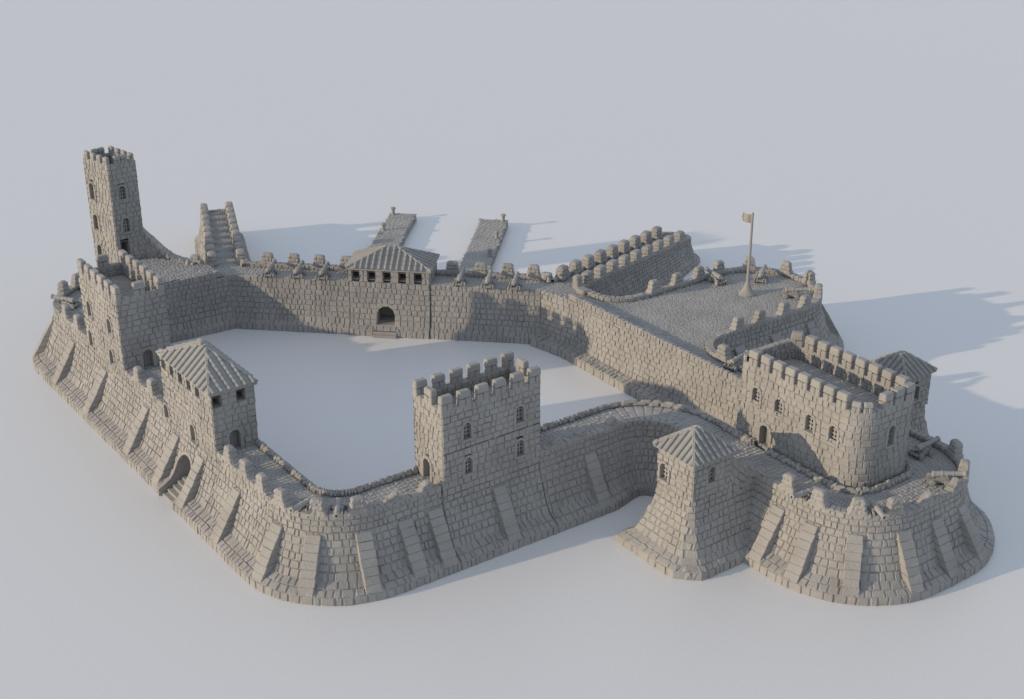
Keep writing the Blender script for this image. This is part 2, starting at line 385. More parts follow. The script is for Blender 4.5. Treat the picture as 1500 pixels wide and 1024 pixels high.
# paved floors: cobbles inside a polygon
def inside(poly, x, y):
    c = np.zeros(np.shape(x), bool); n = len(poly); j = n-1
    for i in range(n):
        xi, yi = poly[i]; xj, yj = poly[j]
        if yi != yj:
            t = ((yi > y) != (yj > y)) & (x < (xj-xi)*(y-yi)/(yj-yi)+xi); c ^= t
        j = i
    return c
def paving(mb, poly, z, ang=0.0, row=.42, bl=.5, zf=None, dd=.03):
    poly = [tuple(p[:2]) for p in poly]; P = np.array(poly); c, s = math.cos(ang), math.sin(ang)
    zz = (lambda x, y: np.full(np.shape(x), z)) if zf is None else zf
    R = np.stack([P[:, 0]*c+P[:, 1]*s, -P[:, 0]*s+P[:, 1]*c], 1); lo, hi = R.min(0), R.max(0)
    A, B, C0, C1 = [], [], [], []
    for v in np.arange(lo[1], hi[1], row):
        n = int((hi[0]-lo[0])/bl)+1; w = bl*(1+rng.uniform(-.35, .35, n)); e = lo[0]-rng.uniform(0, .4)+np.concatenate([[0], np.cumsum(w)])
        A.append(e[:-1]); B.append(e[1:]); C0.append(np.full(n, v)); C1.append(np.full(n, v+row))
    A, B, C0, C1 = map(np.concatenate, (A, B, C0, C1)); um, vm = (A+B)/2, (C0+C1)/2
    k = inside(poly, um*c-vm*s, um*s+vm*c); A, B, C0, C1 = A[k], B[k], C0[k], C1[k]; N = len(A)
    g = .02; e = .07
    U = np.stack([A+g, A+g+e, B-g-e, B-g], 1)[:, None, :].repeat(4, 1); V = np.stack([C0+g, C0+g+e, C1-g-e, C1-g], 1)[:, :, None].repeat(4, 2)
    U = U+rng.normal(0, .012, U.shape); V = V+rng.normal(0, .012, V.shape)
    D = np.full((N, 4, 4), -.05); D[:, 1:3, 1:3] = (rng.uniform(0, dd*2, N))[:, None, None]+rng.normal(0, .008, (N, 2, 2))
    x, y = U*c-V*s, U*s+V*c
    mb.addq(np.stack([x, y, zz(x, y)+D], -1).reshape(-1, 3), (np.arange(N)[:, None, None]*16+Q9[None]).reshape(-1, 4))
    mb.add([(p[0], p[1], float(zz(p[0], p[1]))-.04) for p in poly], [tuple(range(len(poly)))])
def ring_pave(mb, path, o0, o1, u0, u1, z=W, row=.46, bl=.5, zt=None, dd=.05):
    """radial courses of paving across a wall walk"""
    n = max(1, int(round((u1-u0)/row))); e = np.linspace(u0, u1, n+1)
    for i in range(n):
        m = max(2, int(round(abs(o1-o0)/bl))); w = 1+rng.uniform(-.3, .3, m); c = o0+np.concatenate([[0], np.cumsum(w)/w.sum()])*(o1-o0)
        g, ee = .018, .07; a, b = e[i]+g, e[i+1]-g
        U = np.array([a, a+ee, b-ee, b])[None, None, :].repeat(m, 0).repeat(4, 1); s = np.sign(o1-o0)
        V = np.stack([c[:-1]+g*s, c[:-1]+(g+ee)*s, c[1:]-(g+ee)*s, c[1:]-g*s], 1)[:, :, None].repeat(4, 2)
        U = U+rng.normal(0, .012, U.shape); V = V+rng.normal(0, .012, V.shape)
        D = np.full((m, 4, 4), -.05); D[:, 1:3, 1:3] = rng.uniform(0, dd, m)[:, None, None]
        x, y, nx, ny = path.pos(U); zz = (z if zt is None else zt(U))+D
        mb.addq(np.stack([x+nx*V, y+ny*V, zz], -1).reshape(-1, 3), (np.arange(m)[:, None, None]*16+Q9[None]).reshape(-1, 4))
    U = np.unique(np.concatenate([np.linspace(u0, u1, 2+int((u1-u0)/.5))])); x, y, nx, ny = path.pos(U)
    zz = (np.full(len(U), z) if zt is None else zt(U))-.035; k = len(U)
    V = np.concatenate([np.stack([x+nx*o0, y+ny*o0, zz], 1), np.stack([x+nx*o1, y+ny*o1, zz], 1)])
    mb.add(V, [(i, i+1, k+i+1, k+i) for i in range(k-1)])

def hip_roof(thing, x0, x1, y0, y1, ze, za, ridge, along, sp=.72, ang=0.0, org=(0, 0), th=.24):
    """hipped tile roof; ridge length along 'x' or 'y' of its own axes"""
    cx, cy = (x0+x1)/2, (y0+y1)/2
    if along == 'x': r0, r1 = np.array([cx-ridge/2, cy, za]), np.array([cx+ridge/2, cy, za])
    else: r0, r1 = np.array([cx, cy-ridge/2, za]), np.array([cx, cy+ridge/2, za])
    c = [np.array(k+(ze,), float) for k in ((x0, y0), (x1, y0), (x1, y1), (x0, y1))]
    mb = MB()
    if along == 'x': faces = [(c[0], c[1], r1, r0), (c[1], c[2], r1, r1), (c[2], c[3], r0, r1), (c[3], c[0], r0, r0)]
    else: faces = [(c[0], c[1], r0, r0), (c[1], c[2], r1, r0), (c[2], c[3], r1, r1), (c[3], c[0], r0, r1)]
    for (a, b, tb, ta) in faces:
        mb.add([a, b, tb, ta] if np.linalg.norm(tb-ta) > 1e-6 else [a, b, tb], [(0, 1, 2, 3) if np.linalg.norm(tb-ta) > 1e-6 else (0, 1, 2)])
        L = np.linalg.norm(b-a); t = (b-a)/L; n = np.cross(t, (tb+ta)/2-a); n /= np.linalg.norm(n); s = np.cross(n, t)
        ub, ua = (tb-a) @ t, (ta-a) @ t; hs = (ta-a) @ s
        K = max(4, int(round(L/sp)))
        for k in range(K):
            u = (k+.5)*L/K+rng.normal(0, .02)
            top = hs if min(ua, ub) <= u <= max(ua, ub) else (hs*u/ua if u < ua else hs*(L-u)/(L-ub))
            if top < .3: continue
            w = L/K*.54; hh = .23; nseg = max(1, int(top/.55)); vv = np.linspace(-.10, top, nseg+1)
            for i in range(nseg):
                p0, p1 = vv[i], vv[i+1]; lift = .035
                prof_ = [(-w/2, -.02), (-w*.36, hh*.72), (0, hh), (w*.36, hh*.72), (w/2, -.02)]
                V = [a+t*(u+x_)+s*p0+n*(y_+lift) for x_, y_ in prof_]+[a+t*(u+x_*.9)+s*p1+n*(y_*.92) for x_, y_ in prof_]
                mb.add(V, [(j, j+1, 5+j+1, 5+j) for j in range(4)]+[(4, 3, 2, 1, 0), (5, 6, 7, 8, 9)])
    # hip caps
    for k, cc in enumerate(c):
        tgt = r0 if np.linalg.norm(cc-r0) < np.linalg.norm(cc-r1)+1e-6 else r1
        dv = tgt-cc; L = np.linalg.norm(dv); dv /= L; sd = np.cross(dv, (0, 0, 1)); sd /= np.linalg.norm(sd); up = np.cross(sd, dv); ns = int(L/.6)
        for i in range(ns):
            A, B = cc+dv*L*i/ns, cc+dv*L*(i+1)/ns
            V = [A+sd*-.17+up*-.02, A+sd*-.10+up*.17, A+sd*.10+up*.17, A+sd*.17+up*-.02, B+sd*-.14+up*-.02, B+sd*-.08+up*.13, B+sd*.08+up*.13, B+sd*.14+up*-.02]
            mb.add(V, [(0, 1, 5, 4), (1, 2, 6, 5), (2, 3, 7, 6), (3, 2, 1, 0), (4, 5, 6, 7)])
    # eave fascia and soffit
    V = c+[k-np.array([0, 0, th]) for k in c]; mb.add(V, [(0, 4, 5, 1), (1, 5, 6, 2), (2, 6, 7, 3), (3, 7, 4, 0), (4, 7, 6, 5)])
    o = MB(); V = np.concatenate(mb.v); o.add(frame_pts(V, org, ang), mb.f); return o.build('roof', ROOFM, thing)

# ================================================================== THE PLACE
g = MB(); S = 3000.0
g.add([(-S, -S, 0), (S, -S, 0), (S, S, 0), (-S, S, 0)], [(0, 1, 2, 3)])
gm = g.mesh("ground", GROUND); go = bpy.data.objects.new("ground", gm); scene.collection.objects.link(go)
tag(go, "smooth pale grey ground under and around the whole fortress", None, kind="structure")

A = Path([(3.0, 57.4), (-6.9, 57.4, 6.9), (-6.9, -6.6, 6.9), (29.6, -7.1, 3.4), (29.6, -16.6)])
C = Path([(29.35, -20.4), (29.35, -33.2, 6.9), (47.2, -33.2, 6.9), (47.2, -20.2)])
E_ = Path([(46.6, -16.3), (44.4, -9.5, 3), (44.4, 2.2, 3.4), (67.2, 2.2, 7), (67.2, 16.5, 7), (44.7, 16.4, 3.4), (44.5, 22.6)])
NL = Path([(43.3, 27.3), (16.6, 52.6)])
A.pinch = ((A.near(28.6, -8.1), 4.6, .28),); E_.pinch = ((E_.near(45.4, 1.2), 4.5, .5), (E_.near(45.7, 17.4), 4.5, .5))
uq = lambda q: A.near(-6.9, q)
up = lambda p: A.near(p, -6.8)
def px_merlons(thing, path, pts, meshes, z=8.1, zb=LIP-.02):
    merlons(thing, path, [path.near(*at(x, y, z)) for x, y in pts], meshes, zb)
def px_buttress(thing, path, pts, w=1.35, side=-1, **k):
    for x, y in pts:
        buttress(thing, path, path.near(*at(x, y, .75))+side*w/2, w, **k)
def wall_parts(T, path, u0, u1, holes=(), inner=True, parap=((None, None),), kerb=True, pave=True, o_in=-4.3, rows=BATTER):
    m = MB(); sweep(m, path, [k for k in rows if k[3] < 5.82], u0+.03, u1-.03, holes=holes)
    for a, b in parap: sweep(m, path, [k for k in rows if k[3] > 5.82], u0+.03 if a is None else a, u1-.03 if b is None else b)
    m.build("outer_face", STONE, T)
    if inner:
        m = MB(); sweep(m, path, INNER_DOWN, u0+.03, u1-.03, bl=.8); m.build("inner_face", STONE, T)
    m = MB()
    for a, b in parap:
        sweep(m, path, PARAPET, u0 if a is None else a, u1 if b is None else b, bl=.7)
    m.build("parapet", STONE, T)
    if kerb:
        m = MB(); sweep(m, path, KERB, u0, u1, bl=.62, d=.14, soft=.15); m.build("kerb", STONE, T)
    if pave:
        m = MB(); ring_pave(m, path, -.8, -3.86, u0, u1); m.build("wall_walk", FLAGS, T)

# ------------------------------------------------------------------ curtain walls, west and south
T = Thing("corner_bastion", "rounded bastion at the far left corner below the slender tall tower, one cannon on it", "bastion", (-3, 52))
NWB = T; u1 = uq(41.4)
wall_parts(T, A, 0, u1)
px_merlons(T, A, [(90, 449), (107, 464)], WM); px_merlons(T, A, [(95, 415), (114, 404)], WM, z=8.0)
px_buttress(T, A, [(54, 525), (82, 564)], side=-1)
# raised inner deck of this corner
m = MB(); NWI = Path([(-1.9, 50.8), (14.6, 49.8)])
top = prof([(.9, 0), (.9, .8), (.30, 1.16)])+prof([(.40, 1.0), (.12, 1.9)])+prof([(.12, 1.9), (0, 2.6), (0, 3.25), (0, 3.9), (0, 4.55), (0, 5.2), (0, 5.8), (0, 6.38)])
sweep(m, NWI, top); sweep(m, NWI, prof([(0, 6.38), (0, 7.15)]), 0, NWI.L-2.6); m.build("inner_face", STONE, T)
m = MB(); paving(m, [(-2, 50.85), (12.4, 50.1), (12.6, 53.6), (7.6, 59.2), (3, 59.2), (-2, 57)], 7.15, row=.5, zf=lambda x, y: W+.75*np.clip((y-0)*0+np.minimum((x+6)/5, (13.6-x)/1.3), 0, 1)); m.build("deck", FLAGS, T)
m = MB(); hexa(m, 11.9, 13.5, 50.1, 50.7, 6.4, 7.2, 11.9, 12.3); m.build("ramp_stone", STONE, T)
NN = Path([(12.6, 53.6), (7.5, 59.4)])
m = MB(); sweep(m, NN, BATTER, bl=.9); sweep(m, NN, PARAPET); m.build("outer_face", STONE, T)
for (u, mesh) in ((1.3, WM[0]), (2.9, WMB[1])): merlons(T, NN, [u], [mesh])
m = MB()
for k in range(9):
    a = 11.6+rng.uniform(-1.2, .6); b = 54.6+rng.uniform(-1.2, .9); s = rng.uniform(.25, .45)
    hexa(m, a-s, a+s, b-s, b+s, 6.9, 7.2+s*1.1, a-s*.6, a+s*.6, c=.12, j=.06)
m.build("broken_stone", STONE, T)

T = Thing("curtain_wall", "long sloping front left wall with an arched postern gate and a row of buttresses", "wall", (-6, 25))
WW = T; u0, u1 = uq(41.4), uq(10.3)
qg = at(243, 736, 0)[1]; PG = dict(u=uq(qg), z=-.2, w=2.9, h=4.3)
wall_parts(T, A, u0, u1, holes=(PG,), parap=((uq(31.4), uq(21.5)),))
px_merlons(T, A, [(196, 541), (217, 558)], WM)
px_buttress(T, A, [(134, 607), (186, 668), (230, 711), (267, 746)], side=-1)
# postern: tunnel, surround, steps
px_, py_, pa_ = A.frame(PG['u']); hw = PG['w']/2; zs = PG['z']+PG['h']-hw
cur = [(-hw, -.1), (-hw, .7), (-hw, 1.4), (-hw, 2.1)]+[(-hw*math.cos(t), zs+hw*math.sin(t)) for t in np.linspace(0, math.pi, 13)]+[(hw, 2.1), (hw, 1.4), (hw, .7), (hw, -.1)]
m = MB(); K = len(cur)
V = [(x, -(off_at(z)-.02), z) for x, z in cur]+[(x, 1.7, z) for x, z in cur]
m.add(frame_pts(V, (px_, py_), pa_), [(i, i+1, K+i+1, K+i) for i in range(K-1)])
def out(c, r):
    if c[1] <= zs: return (c[0]+math.copysign(r, c[0]), c[1])
    l = math.hypot(c[0], c[1]-zs); return (c[0]*(1+r/l), zs+(c[1]-zs)*(1+r/l))
for i in range(0, K-1):
    c0, c1 = cur[i], cur[i+1]; q0, q1 = out(c0, .34), out(c1, .34)
    Cn = [(c[0], -off_at(max(0, c[1]))+dy, c[1]) for dy in (.3, -.12) for c in (c0, c1, q1, q0)]
    m2 = MB(); stone(m2, Cn, .04, .008); m.add(frame_pts(np.concatenate(m2.v), (px_, py_), pa_), m2.f)
gw = m.build("gateway", STONE, T)
m = MB(); m.add(frame_pts([(x, 1.65, z) for x, z in cur], (px_, py_), pa_), [tuple(range(K))]); m.build("door", FLAGS, T, gw)
m = MB()
for k in range(5):
    m2 = MB(); hexa(m2, -hw+.05, hw-.05, -2.75+.5*k, 1.2, .0, .28*(k+1), c=.05); m.add(frame_pts(np.concatenate(m2.v), (px_, py_), pa_), m2.f)
m.build("step", STONE, T, gw)

T = Thing("corner_bastion", "rounded bastion at the near left corner with two cannons aimed between its merlons", "bastion", (-1, 0))
SWB = T; u0, u1 = uq(10.3), up(6.0)
wall_parts(T, A, u0, u1)
px_merlons(T, A, [(329, 657), (353, 677), (378, 698), (408, 719), (464, 732), (524, 731)], WM)
px_merlons(T, A, [(570, 719), (621, 704)], WMB, z=7.6)
px_buttress(T, A, [(318, 797), (385, 856), (466, 873)], side=-1)
px_buttress(T, A, [(533, 872), (602, 842)], side=1)

T = Thing("curtain_wall", "near wall under the middle battlemented tower, between the rounded corner and the curved gate wall", "wall", (11, -4))
SW_ = T; u0, u1 = up(6.0), up(16.4)
wall_parts(T, A, u0, u1, parap=())
px_buttress(T, A, [(650, 830), (742, 792)], side=1)

T = Thing("curtain_wall", "curved wall that bends inwards right of the middle tower, its parapet broken down", "wall", (26, -6))
UW = T; u0, u1 = up(16.4), A.L
wall_parts(T, A, u0, u1, parap=((u0, up(25.6)),))
m = MB(); sweep(m, A, [k for k in BATTER if k[3] > 5.82], up(25.6), A.L-.03); m.build('outer_face', STONE, T)
m = MB(); sweep(m, A, prof([(0, LIP), (-.7, LIP)]), up(25.6), u1, bl=.6); sweep(m, A, prof([(-.7, LIP), (-.7, W)]), up(25.6), u1, bl=.6); m.build("coping", STONE, T)
px_merlons(T, A, [(810, 641), (853, 633), (894, 615)], WMB, z=7.4)
px_buttress(T, A, [(870, 738)], side=1)

# ------------------------------------------------------------------ towers standing on the walls
def side_paths(p0, p1, q0, q1):
    return dict(w=line((p0, q1), (p0, q0)), s=line((p0, q0), (p1, q0)), e=line((p1, q0), (p1, q1)), n=line((p1, q1), (p0, q1)))
def tower(T, p0, p1, q0, q1, z0, z1, holes, outer=(), seam=None, crown=True, long_='we', nm=(6, 1), meshes=TM, mb_scale=1.0, skip_n=0, thick=.62, bl=.70, quad=None):
    SP = side_paths(p0, p1, q0, q1); m = MB(); i = 0
    if quad: SP = dict(w=line(quad[3], quad[0]), s=line(quad[0], quad[1]), e=line(quad[1], quad[2]), n=line(quad[2], quad[3]))
    for k, P in SP.items():
        za = 5.83 if k in outer else z0
        rows = (vrows(za, seam-.035)+vrows(seam+.035, z1)) if seam and k in outer else vrows(za, z1)
        sweep(m, P, rows, holes=[h for h, kd in holes.get(k, [])], ext=.04, bl=bl)
        if crown:
            i += 1; sweep(m, P, prof([(0, z1+.004*i), (-thick, z1+.004*i), (-thick, z1-.6), (-thick, z1-1.2)]), ext=-.02, bl=bl)
    m.build("wall", STONE, T)
    for k, L in holes.items():
        for h, kd in L: opening(T, SP[k], h, kd)
    if crown:
        m = MB(); t = thick-.02; paving(m, [(p0+t, q0+t), (p1-t, q0+t), (p1-t, q1-t), (p0+t, q1-t)], z1-1.15); m.build("roof_deck", FLAGS, T)
        for k, P in SP.items():
            if k in long_: n = nm[0]; us = np.linspace(.52, P.L-.52, n)
            else:
                n = nm[1]; us = np.linspace(.52, P.L-.52, n+2)[1:-1] if n else []
            merlons(T, P, us, meshes, z1+.01)
    return SP
def px_holes(a, b, pts, w, h, kind, arch=True, zoff=None):
    out_ = []
    for x, y in pts:
        u, z = on_wall(x, y, a, b); out_.append((dict(u=u, z=z-h/2 if zoff is None else zoff, w=w, h=h, arch=arch), kind))
    return out_

T = Thing("square_tower", "battlemented tower on the far left of the wall, its door facing the pyramid roofed tower", "tower", (-4.4, 36.4, W))
p0, p1, q0, q1 = -6.9, -1.8, 31.4, 41.4
tower(T, p0, p1, q0, q1, 0.0, 14.4, dict(w=px_holes((p0, q1), (p0, q0), [(131.5, 453), (161, 479), (134, 495), (164.5, 524)], 1.0, 1.8, 'window'),
      s=px_holes((p0, q0), (p1, q0), [(218, 534)], 1.05, 2.0, 'door', zoff=W+.05)), outer='w', seam=9.35)
T = Thing("square_tower", "battlemented tower in the middle of the near wall, four grated windows in its front", "tower", (11.2, -4.7, W))
p0, p1, q0, q1 = 6.1, 16.4, -6.9, -2.4
tower(T, p0, p1, q0, q1, 0.0, 13.95, dict(s=px_holes((p0, q0), (p1, q0), [(684, 631), (761, 606.5), (686, 682), (762, 656)], .8, 1.55, 'window'),
      w=px_holes((p0, q1), (p0, q0), [(626, 684)], 1.05, 2.0, 'door', zoff=W+.05)), outer='s', seam=9.85, long_='sn')
T = Thing("roofed_tower", "square tower on the left wall with a ribbed pyramid tile roof over small square openings", "tower", (-4.6, 15.5, W))
p0, p1, q0, q1 = -6.9, -2.7, 10.4, 21.4
tower(T, p0, p1, q0, q1, 0.0, 12.35, dict(
      w=px_holes((p0, q1), (p0, q0), [(245, 605), (283.5, 635)], 1.0, 1.8, 'window')+px_holes((p0, q1), (p0, q0), [(240.7, 544.5), (252.7, 554), (265.2, 565), (277.7, 575.5), (290.4, 586)], .75, .95, 'slot', arch=False, zoff=11.15),
      s=px_holes((p0, q0), (p1, q0), [(344.4, 646)], 1.05, 2.0, 'door', zoff=W+.05)+px_holes((p0, q0), (p1, q0), [(317, 584.5), (352.3, 574)], .8, .95, 'slot', arch=False, zoff=11.15)),
      outer='w', seam=9.35, crown=False)
hip_roof(T, p0-.2, p1+.25, q0-.25, q1+.02, 12.62, 14.7, .9, 'y', sp=.84)

# ------------------------------------------------------------------ tall tower with its sweeping wing wall
T = Thing("tall_tower", "slender tall tower at the far left corner, with a sweeping wing wall", "tower", (5.4, 61.3, W))
p0, p1, q0, q1 = 3.6, 7.2, 60.0, 64.4; TQ = [(4.1, 59.8), (7.6, 60.0), (6.6, 64.8), (3.05, 64.6)]
tower(T, p0, p1, q0, q1, 0.0, 19.1, dict(
      w=px_holes(TQ[3], TQ[0], [(135.5, 280), (141.5, 326), (147.5, 370)], .95, 2.0, 'window'),
      s=px_holes(TQ[0], TQ[1], [(179, 283), (184.7, 329.6)], .85, 1.7, 'window')+px_holes(TQ[0], TQ[1], [(184, 367)], 1.0, 2.5, 'slot', arch=False, zoff=7.1)),
      nm=(4, 2), meshes=SMALL, thick=.5, bl=.6, quad=TQ)
def wing(m, pts, zlo, rise, ex=2.0, thick=.8, k=8):
    P = Path(pts); H = lambda u: zlo+rise*np.clip(1-u/P.L, 0, 1)**ex; Rv = Path(P.P[::-1]); Hr = lambda u: H(P.L-u);
    zz = np.linspace(2.4, W, k)
    sweep(m, P, [(0, zz[i], 0, zz[i+1]) for i in range(k-1)], zt=H); sweep(m, Rv, [(-0.0, zz[i], -0.0, zz[i+1]) for i in range(k-1)], zt=Hr) if thick < .1 else None
    sweep(m, P, [(0, W, -thick, W)], zt=H, bl=.55, d=.1); sweep(m, P, [(-thick, W, -thick, 2.4)], zt=H)
wing(m := MB(), [(7.2, 60.02), (8.3, 59.5), (10.8, 56.4)], W+.4, 4.0, k=9, thick=1.3)
m.build("wing_wall", STONE, T)

# ------------------------------------------------------------------ north wall with the gatehouse
T = Thing("curtain_wall", "back wall of the courtyard left and right of the roofed gatehouse, lined with cannons", "wall", (28, 38))
NW_ = T
NI = Path([(13.3, 50.45), (40.5, 24.6)])
inner_rows = prof([(1.05, -.05), (1.0, .8), (.34, 1.14)])+prof([(.42, .98), (.24, 1.8)])+prof([(.24, 1.8), (.12, 2.45), (.05, 3.1), (0, 3.75), (0, 4.4), (0, 5.05), (0, 5.7), (0, 6.4)])
ug0, ug1 = NI.near(*at(508, 410, 7.0)), NI.near(*at(627.5, 414, 7.0))
m = MB(); sweep(m, NI, inner_rows, 0, ug0-.05, bl=.66); sweep(m, NI, inner_rows, ug1+.05, NI.L, bl=.66); sweep(m, NI, prof([(0, 6.4), (-.5, 6.42)]), 0, ug0, bl=.6); sweep(m, NI, prof([(0, 6.4), (-.5, 6.42)]), ug1, NI.L, bl=.6)
m.build("inner_face", STONE, T)
m = MB(); sweep(m, NL, BATTER, bl=.9); m.build("outer_face", STONE, T)
m = MB(); sweep(m, NL, PARAPET); m.build("parapet", STONE, T)
m = MB(); ring_pave(m, NL, -.8, -3.75, 0, NL.L); m.build("wall_walk", FLAGS, T)
m = MB(); paving(m, [(13.4, 50.3), (14.6, 49.6), (17.2, 51.9), (16.4, 53.0), (12.6, 53.8), (12.4, 51)], W); m.build("wall_walk", FLAGS, T)
m = MB(); hexa(m, 16.2, 17.3, 51.7, 53.0, 6.3, 7.0, 16.3, 17.2, c=.15, j=.06); m.build('end_stone', STONE, T)
m = MB(); paving(m, [(40.6, 24.7), (41.6, 19.6), (44.2, 19.6), (44.2, 23), (43.4, 26.9), (42.8, 27.2)], W+.003); m.build("wall_walk", FLAGS, T)
px_merlons(T, NL, [(386, 377), (424.5, 379.5), (462.5, 381), (502, 383), (658, 393), (700, 395), (740, 397), (778, 400)], NM, z=8.1)
m = MB(); hexa(m, 42.2, 43.6, 26.2, 27.4, 6.4, 7.3, 42.5, 43.4, c=.2, j=.06); m.build("end_stone", STONE, T)

T = Thing("gatehouse", "gatehouse in the back wall with a ribbed hip roof above five square openings", "gatehouse", (29, 38))
GA, GB = np.array(NI.pos(np.array([NI.near(*at(508, 410, 7.0))]))[:2])[:, 0], np.array(NI.pos(np.array([NI.near(*at(627.5, 414, 7.0))]))[:2])[:, 0]; gt = (GB-GA)/np.linalg.norm(GB-GA); gn = np.array([gt[1], -gt[0]])
GL = float(np.linalg.norm(GB-GA)); gd = 4.8; GFp = GA+gn*.12
GF = line(GFp, GFp+gt*GL)
door_u, _ = on_wall(565.8, 462, GFp, GFp+gt)
slots = [(dict(u=on_wall(x, y, GFp, GFp+gt)[0], z=6.72, w=.85, h=1.0, arch=False), 'slot') for x, y in [(521, 406), (544, 406.5), (566.4, 407.5), (589, 409), (612, 410.5)]]
gate = dict(u=door_u, z=1.25, w=2.1, h=2.25)
m = MB(); GZ = 7.95
pl = [r for r in inner_rows if r[3] <= 1.2]
sweep(m, GF, pl, 0, door_u-1.45, bl=.66); sweep(m, GF, pl, door_u+1.45, GL, bl=.66)
sweep(m, GF, [r for r in inner_rows if 1.1 < r[3] <= 6.4], bl=.66, holes=[gate]); sweep(m, GF, vrows(6.42, GZ), holes=[h for h, k in slots], bl=.66, ext=.05)
GS = line(GFp+gt*GL, GFp+gt*GL-gn*gd); GN = line(GFp+gt*GL-gn*gd, GFp-gn*gd); GW = line(GFp-gn*gd, GFp)
for P in (GS, GN, GW): sweep(m, P, vrows(0 if P is GN else W, GZ), bl=.66, ext=.05)
m.build("wall", STONE, T)
for h, k in slots: opening(T, GF, h, k)
opening(T, GF, gate, 'gate', depth=2.6, ring=.42)
opening(T, GS, dict(u=2.2, z=W, w=1.0, h=1.9), 'door', depth=.02)
m = MB(); x, y, a = GF.frame(door_u)
for k in range(4):
    m2 = MB(); hexa(m2, -1.42, 1.42, -1.5+.36*k, .5, 0, .31*(k+1), c=.05); m.add(frame_pts(np.concatenate(m2.v), (x, y), a), m2.f)
for s in (-1, 1):
    m2 = MB(); hexa(m2, s*1.45-.02, s*1.45+.12, -1.02, .3, 0, .98, c=.05); m.add(frame_pts(np.concatenate(m2.v), (x, y), a), m2.f)
m.build("step", STONE, T)
x, y, a = GF.frame(0)
hip_roof(T, -.25, GL+.25, -.28, gd+.3, GZ+.26, GZ+2.1, 1.3, 'x', sp=.72, ang=a, org=(x, y))

# ------------------------------------------------------------------ ramparts running out into the open (moles)
def mole(label, c0, deg, ln, zend, mer_n, sc, hw):
    T = Thing("rampart_spur", label, "rampart", (c0[0], c0[1], 0))
    d = np.array([math.cos(math.radians(deg)), math.sin(math.radians(deg))]); nR = np.array([d[1], -d[0]])
    a, b = np.array(c0)+nR*hw, np.array(c0)+nR*hw+d*ln; c, e = b-2*nR*hw, np.array(c0)-nR*hw
    P = Path([a, (b[0], b[1], hw-.01), (c[0], c[1], hw-.01), e]); Lh = P.L/2
    a0 = np.array(c0)-d*2.4; pm = MB(); paving(pm, [tuple(a0+nR*hw), tuple(np.array(c0)+d*.5+nR*hw), tuple(np.array(c0)+d*.5-nR*hw), tuple(a0-nR*hw)], W-.004); pm.build('landing', FLAGS, T)
    zt = lambda u: W-(W-zend)*np.clip(np.minimum(u, P.L-u)/Lh, -.02, 1)
    m = MB(); sweep(m, P, BATTER, bl=.55, zt=zt, osc=sc); m.build("outer_face", STONE, T)
    m = MB(); sweep(m, P, [(0, LIP, -.6, LIP), (-.6, LIP, -.6, W-.08)], zt=zt, bl=.6); m.build("parapet", STONE, T)
    m = MB(); n = int(ln/.42); ctr = line(np.array(c0), np.array(c0)+d*(ln-hw*.3))
    ring_pave(m, ctr, hw-.62, -hw+.62, 0, ctr.L, zt=lambda u: W-(W-zend)*np.clip((u)/Lh, 0, 1)-.03); m.build("walkway", FLAGS, T)
    for s in (0, 1):
        for u in np.linspace(1.9, Lh-(5.6 if hw < 2.23 else 3.6), mer_n):
            uu = u if s == 0 else P.L-u
            x, y, an = P.frame(uu); place("merlon", pick(MM), T, x, y, float(zt(uu))*LIP/W-.03, an)
    return T, P, zt, ctr
MT1, MP1, _, _ = mole("long crenellated rampart running out behind the flag bastion to a rounded end", (43.7, 23.9), 22.5, 31.5, 2.9, 9, .9, 2.2)
MT2, MP2, _, _ = mole("crenellated rampart running straight back beside the slender tall tower", (14.5, 52.15), 67.5, 30.0, 3.6, 9, .58, 2.25)

# ------------------------------------------------------------------ east wall and flag bastion
T = Thing("curtain_wall", "high sunlit inner wall on the right of the courtyard below the paved flag platform", "wall", (42, 4))
EI = Path([(40.5, 24.6), (41.4, 19.8), (41.2, -14.4)]); HE = 7.05
e_rows = prof([(1.75, -.05), (1.7, .9), (.95, 1.05), (.30, 1.2)])+prof([(.36, 1.04), (.22, 1.8)])+prof([(.22, 1.8), (.12, 2.4), (.05, 3.0), (0, 3.6), (0, 4.2), (0, 4.8), (0, 5.4), (0, 6.0), (0, 6.4)])
m = MB(); sweep(m, EI, e_rows, bl=.84); ue = EI.near(41.4, 19.2); sweep(m, EI, prof([(0, 6.4), (0, HE)]), ue, EI.L, bl=.6)
sweep(m, EI, prof([(0, HE), (-.5, HE), (-.5, W-.05)]), ue, EI.L, bl=.6); m.build("inner_face", STONE, T)
m = MB(); hexa(m, 41.35, 41.85, 19.1, 20.6, 6.4, HE, c=.1); m.build("ramp_stone", STONE, T)

T = Thing("flag_bastion", "broad paved bastion with a flagpole, rounded on its outer end and ringed by thick merlons", "bastion", (56, 9))
FB = T
m = MB(); sweep(m, E_, BATTER, bl=.62); m.build("outer_face", STONE, T)
m = MB(); sweep(m, E_, PARAPET); m.build("parapet", STONE, T)
u = np.linspace(0, E_.L, 260); x, y, nx, ny = E_.pos(u); poly = list(zip(x-nx*.79, y-ny*.79))+[(42.6, 24), (41.9, 19.6), (41.7, -14.4)]
m = MB(); paving(m, poly, W, ang=math.radians(-28), row=.46, bl=.56, dd=.022); m.build("platform", FLAGS, T)
px_merlons(T, E_, [(958, 411), (992, 401), (1025, 392), (1057, 385), (1101, 383), (1143, 389), (1172, 400), (1185, 416), (1174, 431), (1137, 438), (1109, 453), (1079, 464), (1083, 499)], WM, z=8.1)

